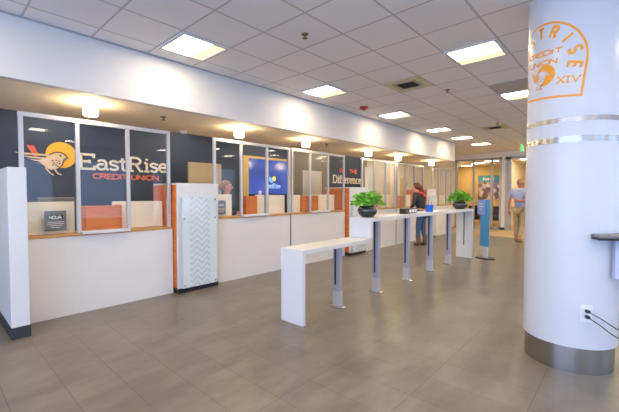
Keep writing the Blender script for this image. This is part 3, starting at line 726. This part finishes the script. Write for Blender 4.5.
r = empty('card_holder', (5.73, 2.87, 1.16), 'small black card holder with white cards on the tall bar, left of the blue cup', 'card holder')
MB().box(-.23, .23, -.05, .05, 0, .088).build('holder', M['black'], r, bevel=.003)
for k in range(3):
    MB().box(-.06 + .10 * k, .01 + .10 * k, -.056, -.050, .02, .07).build('card', M['paper'], r)
MB().box(-.17, -.10, -.056, -.050, .03, .06).build('card', M['signgrey'], r)
r = empty('blue_cup', (6.52, 2.83, 1.16), 'bright blue cup filled with pens on the tall bar beside the woman', 'cup')
MB().lathe([(0, 0), (.062, 0), (.076, .135), (.071, .135), (.059, .006), (0, .006)], n=24).build('cup', M['bluecup'], r)
for k in range(7):
    a = k * .9; MB().cyl((.02 * math.cos(a), .02 * math.sin(a), .01), (.042 * math.cos(a), .042 * math.sin(a), .175 + .01 * (k % 3)), .006, 6).build('pen', M['skin2' if k % 2 else 'paper'], r)

# ---------------------------------------------------------------- kiosk stand
r = empty('kiosk_stand', (8.78, 2.46, 0), 'tall teal blue display stand on a black foot beyond the end of the bar', 'display stand', rz=-.55)
b = MB(); b.lathe([(0, 0), (.25, 0), (.25, .015), (.235, .025), (0, .025)], n=32)
for v in b.bm.verts: v.co.x *= .7
b.build('foot_plate', M['black'], r)
MB().box(-.02, .02, -.065, .065, .025, 1.3).build('upright', M['white'], r)
MB().box(-.035, -.021, -.14, .14, .28, 1.37).build('blue_panel', M['blue'], r, bevel=.002)
sg = MB().box(-.06, -.04, -.02, .20, 1.02, 1.36).build('small_sign', M['periwinkle'], r, bevel=.002)
b = MB()
for k, ww in enumerate((.10, .13, .08)): b.box(-.062, -.06, .09 - ww / 2, .09 + ww / 2, 1.26 - .06 * k, 1.275 - .06 * k)
b.build('text_lines', M['paper'], sg)

# ---------------------------------------------------------------- column, rings, emblem, shelf, outlet
CX, CY, CR = 3.953, .396, .350
FA = math.atan2(-CY, -CX)
tag(MB().lathe([(CR, .22), (CR, 1.93), (CR - .006, 1.93), (CR - .006, 1.978), (CR, 1.978), (CR, 2.096), (CR - .006, 2.096), (CR - .006, 2.137), (CR, 2.137), (CR, 3.25)], CX, CY, 96).build('column_trim_1', M['column']), kind='structure')
bpy.data.objects['column_trim_1'].name = 'trim_1'
cr = empty('column_banding', (CX, CY, 0), 'brushed stainless steel base and two rings around the white column', 'metal trim')
MB().lathe([(CR - .016, 0), (CR - .016, .22)], 0, 0, 96).build('base_band', M['steel'], cr)
for z0, z1 in ((1.93, 1.978), (2.096, 2.137)):
    MB().lathe([(CR - .004, z0), (CR + .002, z0), (CR + .002, z1), (CR - .004, z1)], 0, 0, 96).build('ring_band', M['steel'], cr)
em = empty('column_emblem', (CX, CY, 0), 'orange arched East Rise Credit Union emblem with bird, sun and XIV on the column', 'emblem')
def colfn(cu, cz, tilt):
    ct, s_ = math.cos(tilt), math.sin(tilt)
    def f(u, v, w_):
        U, V = cu + u * ct - v * s_, cz + u * s_ + v * ct
        a = FA + U / CR; rr_ = CR + .0008 + w_ * .15
        return Vector((rr_ * math.cos(a), rr_ * math.sin(a), V))
    return f
EF = colfn(-.258, 2.62, -.10); DENS[EF] = .02
hw, bt = .345, -.285
def dens(p, step=.03):
    out = []
    for a, b_ in zip(p, p[1:] + p[:1]):
        n_ = max(1, int(math.dist(a, b_) / step))
        out += [(a[0] + (b_[0] - a[0]) * i / n_, a[1] + (b_[1] - a[1]) * i / n_) for i in range(n_)]
    return out
arch = [(-hw * .98, bt), (hw * .98, bt), (hw, 0)] + arc(0, 0, hw, hw, 0, 180, 28)
MB().ribbon(dens(arch), .017, .006, EF, closed=True).build('arch_outline', M['orange'], em)
for k, ch in enumerate('EASTRISE'):
    ang = math.radians(174 - k * 26); rad = .270
    px, py = rad * math.cos(ang), rad * math.sin(ang); rot = ang - PI / 2
    if k in (0,): rot = ang - PI / 2
    adv, st = G[ch]; sz = .088; w0 = (adv - .1) / 2
    b = MB()
    for s_ in st:
        b.ribbon([(px + ((p[0] - w0) * sz) * math.cos(rot) - ((p[1] - .5) * sz) * math.sin(rot), py + ((p[0] - w0) * sz) * math.sin(rot) + ((p[1] - .5) * sz) * math.cos(rot)) for p in s_], .021, .006, EF)
    b.build('letter', M['orange'], em)
letters('CREDIT', .038, G, .011, .006, EF, M['orange'], em, x0=-.175, y0=.078, width=.35)
letters('UNION', .038, G, .011, .006, EF, M['orange'], em, x0=-.14, y0=-.003, width=.29)
letters('XIV', .048, SG, .010, .006, EF, M['orange'], em, x0=.155, y0=-.175, width=.17)
letters('MM', .055, {'M': (.8, [[(0, 0), (0, 1), (.32, .3), (.64, 1), (.64, 0)]])}, .010, .006, EF, M['orange'], em, x0=-.28, y0=-.17, width=.11)
sunp = [(.05 + .088 * math.cos(a), -.092 + .088 * math.sin(a)) for a in [2 * PI * i / 32 for i in range(32)]]
b = MB()
b.prism(sunp, .006, EF); b.build('sun_disc', M['orange'], em)
E2 = lambda u, v, w_: EF(u, v, w_ + .008); DENS[E2] = .02
b = MB(); b.prism([(.055, -.05), (.02, -.045), (-.03, -.075), (-.08, -.09), (-.05, -.16), (0, -.18), (.05, -.15), (.06, -.1), (.09, -.09), (.075, -.065)][::-1], .006, E2); b.build('bird_ground', M['column'], em)
E3 = lambda u, v, w_: EF(u, v, w_ + .016); DENS[E3] = .02
b = MB()
b.ribbon([(.02, -.05), (.055, -.055), (.08, -.075), (.062, -.1), (.055, -.145), (.01, -.175)], .006, .006, E3)
for k in range(4): b.ribbon([(-.10 + k * .012, -.055 - k * .022), (-.03, -.085 - k * .017), (.0, -.07 - k * .018)], .011, .006, E3)
for q in ((.02, -.1), (.04, -.12), (.02, -.135), (.0, -.15)): b.ribbon([(q[0] - .008, q[1]), (q[0] + .008, q[1] + .002)], .008, .006, E3)
b.ribbon([(-.01, -.175), (-.015, -.20), (.01, -.203)], .008, .006, E3).ribbon([(.025, -.17), (.02, -.20), (.045, -.203)], .008, .006, E3)
b.build('bird_outline', M['orange'], em)

# shelf fixed to the column
a = FA + math.radians(22.7); p = Vector((CX + CR * math.cos(a), CY + CR * math.sin(a), 0)); tdir = a + PI / 2
r = empty('wall_shelf', (p.x, p.y, 1.15), 'dark-edged shelf with a pale bracket fixed to the right side of the column', 'shelf', rz=tdir)
MB().box(.0, .75, -.12, .16, 0, .03).build('shelf_top', mat('grey_shelf_laminate', (120, 118, 116), .4), r, bevel=.014)
MB().box(.004, .75, -.124, .155, -.012, .0).build('shelf_edge', M['black'], r, bevel=.005)
MB().box(.165, .75, -.02, .02, -.33, -.012).build('bracket_panel', mat('pale_lavender_laminate', (196, 200, 226), .5), r, bevel=.004)

# outlet and plugs
a = FA + math.radians(19.6); p = Vector((CX + CR * math.cos(a), CY + CR * math.sin(a), .52))
r = empty('power_outlet', p, 'white double power outlet low on the column with two plugs in it', 'outlet', rz=a - PI)   # local -X faces outwards
MB().box(-.010, .012, -.045, .045, -.072, .072).build('cover_plate', M['plate'], r, bevel=.004)
MB().box(-.013, -.009, -.018, .018, .012, .046).box(-.013, -.009, -.018, .018, -.046, -.012).build('socket_face', M['plate'], r, bevel=.002)
outM = Matrix.Translation(p) @ Matrix.Rotation(a - PI, 4, 'Z')
for k, (z, lb) in enumerate(((.028, 'upper dark plug and cable running right from the column outlet'), (-.018, 'lower dark plug and cable running right from the column outlet'))):
    r = empty('power_cable', outM @ Vector((-.012, 0, z)), lb, 'cable', 'dark cables plugged into the column outlet', rz=a - PI)
    MB().box(-.045, 0, -.014, .014, -.011, .011).build('plug', M['cable'], r, bevel=.005)
    pts = [Vector(q) for q in [(-.03, 0, 0), (-.045, 0, 0), (-.09, -.06, -.03 - .01 * k), (-.11, -.20, -.115 - .02 * k), (-.13, -.5, -.22), (-.15, -.75, -.5 - z)]]
    path = []
    for i in range(len(pts) - 1):
        p0, p1, p2, p3 = pts[max(0, i - 1)], pts[i], pts[i + 1], pts[min(len(pts) - 1, i + 2)]
        for t in [j / 8 for j in range(8)]: path.append(.5 * (2 * p1 + (p2 - p0) * t + (2 * p0 - 5 * p1 + 4 * p2 - p3) * t * t + (3 * p1 - p0 - 3 * p2 + p3) * t ** 3))
    MB().tube(path + [pts[-1]], .0042, 8).build('cord', M['cable'], r)

# ---------------------------------------------------------------- exit sign, poster, office furniture
r = empty('exit_sign', (12.5, 2.5, 3.25), 'small green EXIT sign hanging from the ceiling left of the column', 'exit sign')
MB().cyl((0, 0, 0), (0, 0, -.24), .012).build('stem', M['bulk'], r)
MB().box(-.19, .19, -.018, .018, -.42, -.24).build('housing', M['green'], r, bevel=.004)
for sgn in (1, -1):
    f = (lambda u, v, w_: Vector((u, -w_ - .019, v))) if sgn > 0 else (lambda u, v, w_: Vector((-u, w_ + .019, v)))
    letters('EXIT', .11, G, .02, .002, f, M['paper'], r, x0=-.13, y0=-.385, width=.26, one=True, name='exit_text')
r = empty('office_poster', (19.985, 5.45, 1.2), 'large poster with teal top band and photo hanging on the mustard office wall', 'poster')
MB().box(-.02, 0, -.55, .55, 0, 1.27).build('photo_print', M['collage'], r)
MB().box(-.026, -.02, -.55, .55, .92, 1.27).build('teal_band', mat('poster_teal', (66, 152, 172), .6), r)
b = MB()
for y_, h_ in ((.28, .16), (.16, .11), (.05, .13), (-.07, .10), (-.18, .15)): b.box(-.030, -.026, y_ - .04, y_ + .04, 1.02, 1.02 + h_)
b.build('headline_marks', M['paper'], r)
def armchair(x, y, rz, label):
    r = empty('armchair', (x, y, .004), label, 'armchair', 'dark office armchairs', rz)
    MB().box(-.3, .3, -.3, .3, .25, .45).build('seat', M['black'], r, bevel=.04); MB().box(.2, .32, -.3, .3, .4, .92).build('backrest', M['black'], r, bevel=.04)
    for s_ in (-1, 1):
        MB().box(-.25, .3, s_ * .3 - .04, s_ * .3 + .04, .45, .64).build('armrest', M['black'], r, bevel=.02)
        for q in (-.25, .25): MB().cyl((q, s_ * .26, 0), (q, s_ * .26, .26), .02).build('leg', M['chrome'], r)
armchair(18.3, 4.75, .2, 'dark office armchair seen through the storefront right of the blue stand')
armchair(18.3, 5.75, -.1, 'dark office armchair seen between the bar and the blue stand')
r = empty('wall_hanging', (13.3, 7.47, 1.95), 'flower picture with coral and green blooms on the far cream wall', 'picture')
MB().box(.9, 1.5, -.02, .03, -.3, .3).build('canvas', M['paper'], r)
for k, (u, v, mm) in enumerate(((1.0, .1, 'letter_red'), (1.15, .2, 'letter_red'), (1.3, .12, 'red'), (1.05, -.08, 'leaf'), (1.38, .0, 'leaf'), (1.2, -.18, 'jeans'))):
    MB().ball((u, -.025, v), (.11, .02, .1), 12, 8).build('bloom', M[mm], r)

# ---------------------------------------------------------------- people
def skin_obj(name, V, E_, m, parent, roots=(0,), sub=2):
    me = bpy.data.meshes.new(name); me.from_pydata([v[:3] for v in V], E_, []); me.update()
    o = bpy.data.objects.new(name, me); C.objects.link(o); o.parent = parent
    sk = o.modifiers.new('skin', 'SKIN'); sk.use_smooth_shade = True
    ly = me.skin_vertices[0] if me.skin_vertices else None
    if ly is None:
        bpy.context.view_layer.objects.active = o
        ly = me.skin_vertices[0]
    for i, v in enumerate(V):
        rad = v[3]; ly.data[i].radius = rad if isinstance(rad, tuple) else (rad, rad); ly.data[i].use_root = i in roots
    ss = o.modifiers.new('subsurf', 'SUBSURF'); ss.levels = sub; ss.render_levels = sub
    me.materials.append(m)
    return o

def chain(V, E_, pts, start=None):
    prev = start
    for p_ in pts:
        V.append(p_); i = len(V) - 1
        if prev is not None: E_.append((prev, i))
        prev = i
    return prev

def hand(V, E_, wrist, d, side, s, roots):
    """palm, four unequal fingers and a thumb, as skinned chains; d points along the hand, side towards the thumb"""
    wv, d, side = Vector(wrist), Vector(d).normalized(), Vector(side).normalized(); nrm = d.cross(side)
    roots.append(len(V))
    chain(V, E_, [(*(wv), .024 * s), (*(wv + d * .04 * s), (.036 * s)), (*(wv + d * .085 * s), (.034 * s))])
    for k, (off, ln) in enumerate(((.030, .075), (.010, .085), (-.010, .078), (-.028, .06))):
        b0 = wv + d * .075 * s + side * off * s; roots.append(len(V))
        chain(V, E_, [(*b0, .010 * s), (*(b0 + d * ln * .5 * s), .009 * s), (*(b0 + d * ln * .85 * s + nrm * .018 * s), .008 * s), (*(b0 + d * ln * s + nrm * .035 * s), .007 * s)])
    b0 = wv + d * .03 * s + side * .028 * s; roots.append(len(V))
    chain(V, E_, [(*b0, .012 * s), (*(b0 + d * .03 * s + side * .025 * s), .011 * s), (*(b0 + d * .06 * s + side * .034 * s + nrm * .01 * s), .009 * s)])

def person(name, loc, rz, s, J, label, skin, top, bottom, shoes, sleeve='long'):
    """J: joints in a figure facing +X, 1.75 tall: pelvis, chest, neck, head, shoulders, elbows, wrists, hips, knees, ankles (L is +Y)"""
    r = empty(name, loc, label, 'person', rz=rz); r.scale = (s, s, s)
    V, E_, roots = [], [], [0]
    P_ = lambda k: Vector(J[k])
    def ap(p_, rad): V.append((*p_, rad)); return len(V) - 1
    pel = ap(P_('pelvis'), .10)
    wst = ap(P_('pelvis').lerp(P_('chest'), .5), .09); E_.append((pel, wst))
    ch = ap(P_('chest'), .105); E_.append((wst, ch))
    nk = ap(P_('neck'), .052); E_.append((ch, nk))
    hd = P_('head'); hf = Vector(J.get('face', (1, 0, 0))).normalized()
    j = ap(hd - Vector((0, 0, .075)) + hf * .012, (.074)); E_.append((nk, j))
    k = ap(hd + hf * .005, (.100)); E_.append((j, k)); k2 = ap(hd + Vector((0, 0, .065)) - hf * .012, (.082)); E_.append((k, k2))
    for sd in 'LR':
        sh = ap(P_('shoulder' + sd), .046); E_.append((ch, sh)); el = ap(P_('elbow' + sd), .036); E_.append((sh, el)); wr = ap(P_('wrist' + sd), .028); E_.append((el, wr))
        hp = ap(P_('hip' + sd), .075); E_.append((pel, hp)); kn = ap(P_('knee' + sd), .055); E_.append((hp, kn)); an = ap(P_('ankle' + sd), .038); E_.append((kn, an))
        ft = Vector(J.get('toe' + sd, (1, 0, 0))).normalized(); t1 = ap(P_('ankle' + sd) + ft * .14 - Vector((0, 0, .055)), .032); E_.append((an, t1))
        hd_dir = P_('wrist' + sd) - P_('elbow' + sd)
        if 'hand' + sd in J: hd_dir = Vector(J['hand' + sd])
        hand(V, E_, P_('wrist' + sd), hd_dir, J.get('thumb' + sd, (1, 0, 0)), 1.0, roots)
    skin_obj('body', V, E_, skin, r, roots, 2)
    # face and ears
    sdv = Vector((-hf.y, hf.x, 0)); qz = Vector((0, 0, 1))
    rot = Matrix((hf, sdv, qz)).transposed().to_4x4()
    b = MB().ball(hd + hf * .098 - qz * .01, (.016, .012, .022), 10, 8).ball(hd + hf * .104 - qz * .022, (.014, .013, .011), 10, 8); b.build('nose', skin, r)
    for q in (-1, 1):
        MB().ball(hd + hf * .088 + sdv * q * .032 + qz * .012, (.011, .011, .009), 10, 8).build('eye', M['eye'], r)
        MB().ball(hd - hf * .005 + sdv * q * .086 - qz * .005, (.018, .010, .032), 10, 8, None).build('ear', skin, r)
    MB().ball(hd + hf * .085 - qz * .052, (.012, .024, .008), 10, 6, rot if False else None).build('mouth', M['lip'], r)
    # clothes, a little fuller than the body
    V, E_ = [], []
    pel = ap(P_('pelvis') - qz * (.06 if sleeve == 'short' else -.0), .155 if sleeve == 'short' else .145); c_ = ap(P_('pelvis').lerp(P_('chest'), .5), .13); E_.append((pel, c_)); ch = ap(P_('chest'), .16); E_.append((c_, ch)); nk = ap(P_('chest').lerp(P_('neck'), .8), .085); E_.append((ch, nk))
    for sd in 'LR':
        sh = ap(P_('shoulder' + sd), .086); E_.append((ch, sh))
        if sleeve == 'long':
            el = ap(P_('elbow' + sd), .056); E_.append((sh, el)); wr = ap(P_('elbow' + sd).lerp(P_('wrist' + sd), .93), .042); E_.append((el, wr))
        else:
            el = ap(P_('shoulder' + sd).lerp(P_('elbow' + sd), .8), .068); E_.append((sh, el))
    skin_obj('shirt', V, E_, top, r, (0,), 2)
    V, E_ = [], []
    pel = ap(P_('pelvis') - qz * .02, .128)
    for sd in 'LR':
        hp = ap(P_('hip' + sd), .102); E_.append((pel, hp)); kn = ap(P_('knee' + sd), .072); E_.append((hp, kn)); an = ap(P_('knee' + sd).lerp(P_('ankle' + sd), .93), .058); E_.append((kn, an))
    skin_obj('trousers', V, E_, bottom, r, (0,), 2)
    for sd in 'LR':
        V, E_ = [], []
        ft = Vector(J.get('toe' + sd, (1, 0, 0))).normalized(); A = P_('ankle' + sd)
        chain(V, E_, [(*(A + qz * .03), .05), (*(A - qz * .045 - ft * .02), .048), (*(A - qz * .05 + ft * .09), .046), (*(A - qz * .06 + ft * .16), .034)])
        skin_obj('shoe', V, E_, shoes, r, (0,), 2)
    return r, hd, hf

STAND = dict(pelvis=(0, 0, .95), chest=(0, 0, 1.27), neck=(.0, 0, 1.47), head=(.02, 0, 1.62), shoulderL=(0, .19, 1.40), shoulderR=(0, -.19, 1.40), elbowL=(-.02, .26, 1.13), elbowR=(-.02, -.26, 1.13),
    wristL=(.05, .27, .90), wristR=(.05, -.27, .90), hipL=(0, .09, .88), hipR=(0, -.09, .88), kneeL=(.01, .10, .50), kneeR=(.01, -.10, .50), ankleL=(-.02, .10, .095), ankleR=(-.02, -.10, .095))
# woman at the counter, leaning on it with both forearms
J = dict(STAND); J.update(pelvis=(-.06, 0, .95), chest=(.03, 0, 1.26), neck=(.08, 0, 1.45), head=(.13, 0, 1.59), face=(.95, .0, -.15), shoulderL=(.04, .17, 1.38), shoulderR=(.04, -.17, 1.38),
    elbowL=(.05, .22, 1.13), elbowR=(.03, -.22, 1.12), wristL=(.22, .14, .99), wristR=(.20, -.14, .99), thumbL=(0, -1, .3), thumbR=(0, 1, .3), handL=(1, 0, -.35), handR=(1, 0, -.35),
    hipL=(-.06, .08, .88), hipR=(-.06, -.08, .88), kneeL=(.0, .09, .50), kneeR=(-.03, -.09, .50), ankleL=(-.02, .09, .095), ankleR=(-.12, -.09, .095))
r, hd, hf = person('person', (9.80, 4.54, 0), PI / 2 - .10, 1.07, J, 'person in charcoal jacket, coral scarf and jeans leaning at the counter with auburn ponytail', M['skin'], M['jacket'], M['jeans'], M['boots'])
b = MB().ball(hd + Vector((-.03, 0, .03)), (.105, .098, .105)).ball(hd + Vector((-.13, -.01, -.02)), (.07, .065, .08))
b.ball(hd + Vector((-.17, -.02, -.13)), (.055, .06, .12)); b.build('hair', M['auburn'], r)
V, E_ = [], []
chain(V, E_, [(.13, .06, 1.42, .035), (.05, .09, 1.44, .035), (-.04, .05, 1.43, .038), (-.08, -.02, 1.40, .04), (-.02, -.10, 1.40, .035), (.08, -.09, 1.40, .035), (.14, 0, 1.38, .035)])
skin_obj('scarf', V, E_, M['scarf'], r, (0,), 2)
V, E_ = [], []
chain(V, E_, [(-.08, -.02, 1.41, .04), (-.12, -.04, 1.36, .04), (-.13, -.05, 1.31, .03)])
skin_obj('scarf_tail', V, E_, M['scarf'], r, (0,), 2)
for sd in (.09, -.09):
    MB().cyl((-.02 if sd > 0 else -.12, sd, .07), (-.0 if sd > 0 else -.09, sd, .30), .058, 14, .064).build('boot_shaft', M['boots'], r)
# man walking into the office
J = dict(STAND); J.update(pelvis=(0, 0, .96), chest=(.0, 0, 1.27), face=(1, .0, -.05), head=(.03, .0, 1.625), elbowL=(-.05, .27, 1.13), wristL=(-.02, .29, .88), thumbL=(1, 0, 0), elbowR=(-.12, -.27, 1.16), wristR=(-.17, -.08, 1.14), handR=(-.05, 1, .08), thumbR=(0, 0, 1),
    shoulderL=(0, .20, 1.41), shoulderR=(0, -.20, 1.41), kneeL=(.05, .10, .50), ankleL=(.02, .10, .095), kneeR=(.0, -.09, .50), ankleR=(-.16, -.09, .11))
r, hd, hf = person('person', (12.36, 2.50, 0), -.35, 1.13, J, 'person with cropped hair in blue shirt and khaki trousers walking away beside the column', M['skin2'], M['shirt'], M['khaki'], M['shoe'], 'short')
MB().ball(hd + Vector((-.018, 0, .012)), (.092, .089, .100)).build('cropped_hair', M['greyhair'], r)
# staff member
J = dict(STAND); J.update(face=(1, -.1, -.12), wristR=(.24, -.15, 1.10), elbowR=(.0, -.25, 1.12), wristL=(.24, .14, 1.10), elbowL=(.0, .25, 1.12), thumbL=(0, -1, .3), thumbR=(0, 1, .3))
r, hd, hf = person('person', (4.11, 6.0, 0), -.7, 1.02, J, 'person with dark blonde hair and teal blouse standing behind the glass beside the tower', M['skin'], M['teal'], M['dark'], M['black'])
MB().ball(hd + Vector((-.03, 0, .03)), (.10, .096, .10)).ball(hd + Vector((-.10, 0, -.01)), (.065, .07, .075)).build('hair', M['blonde'], r)
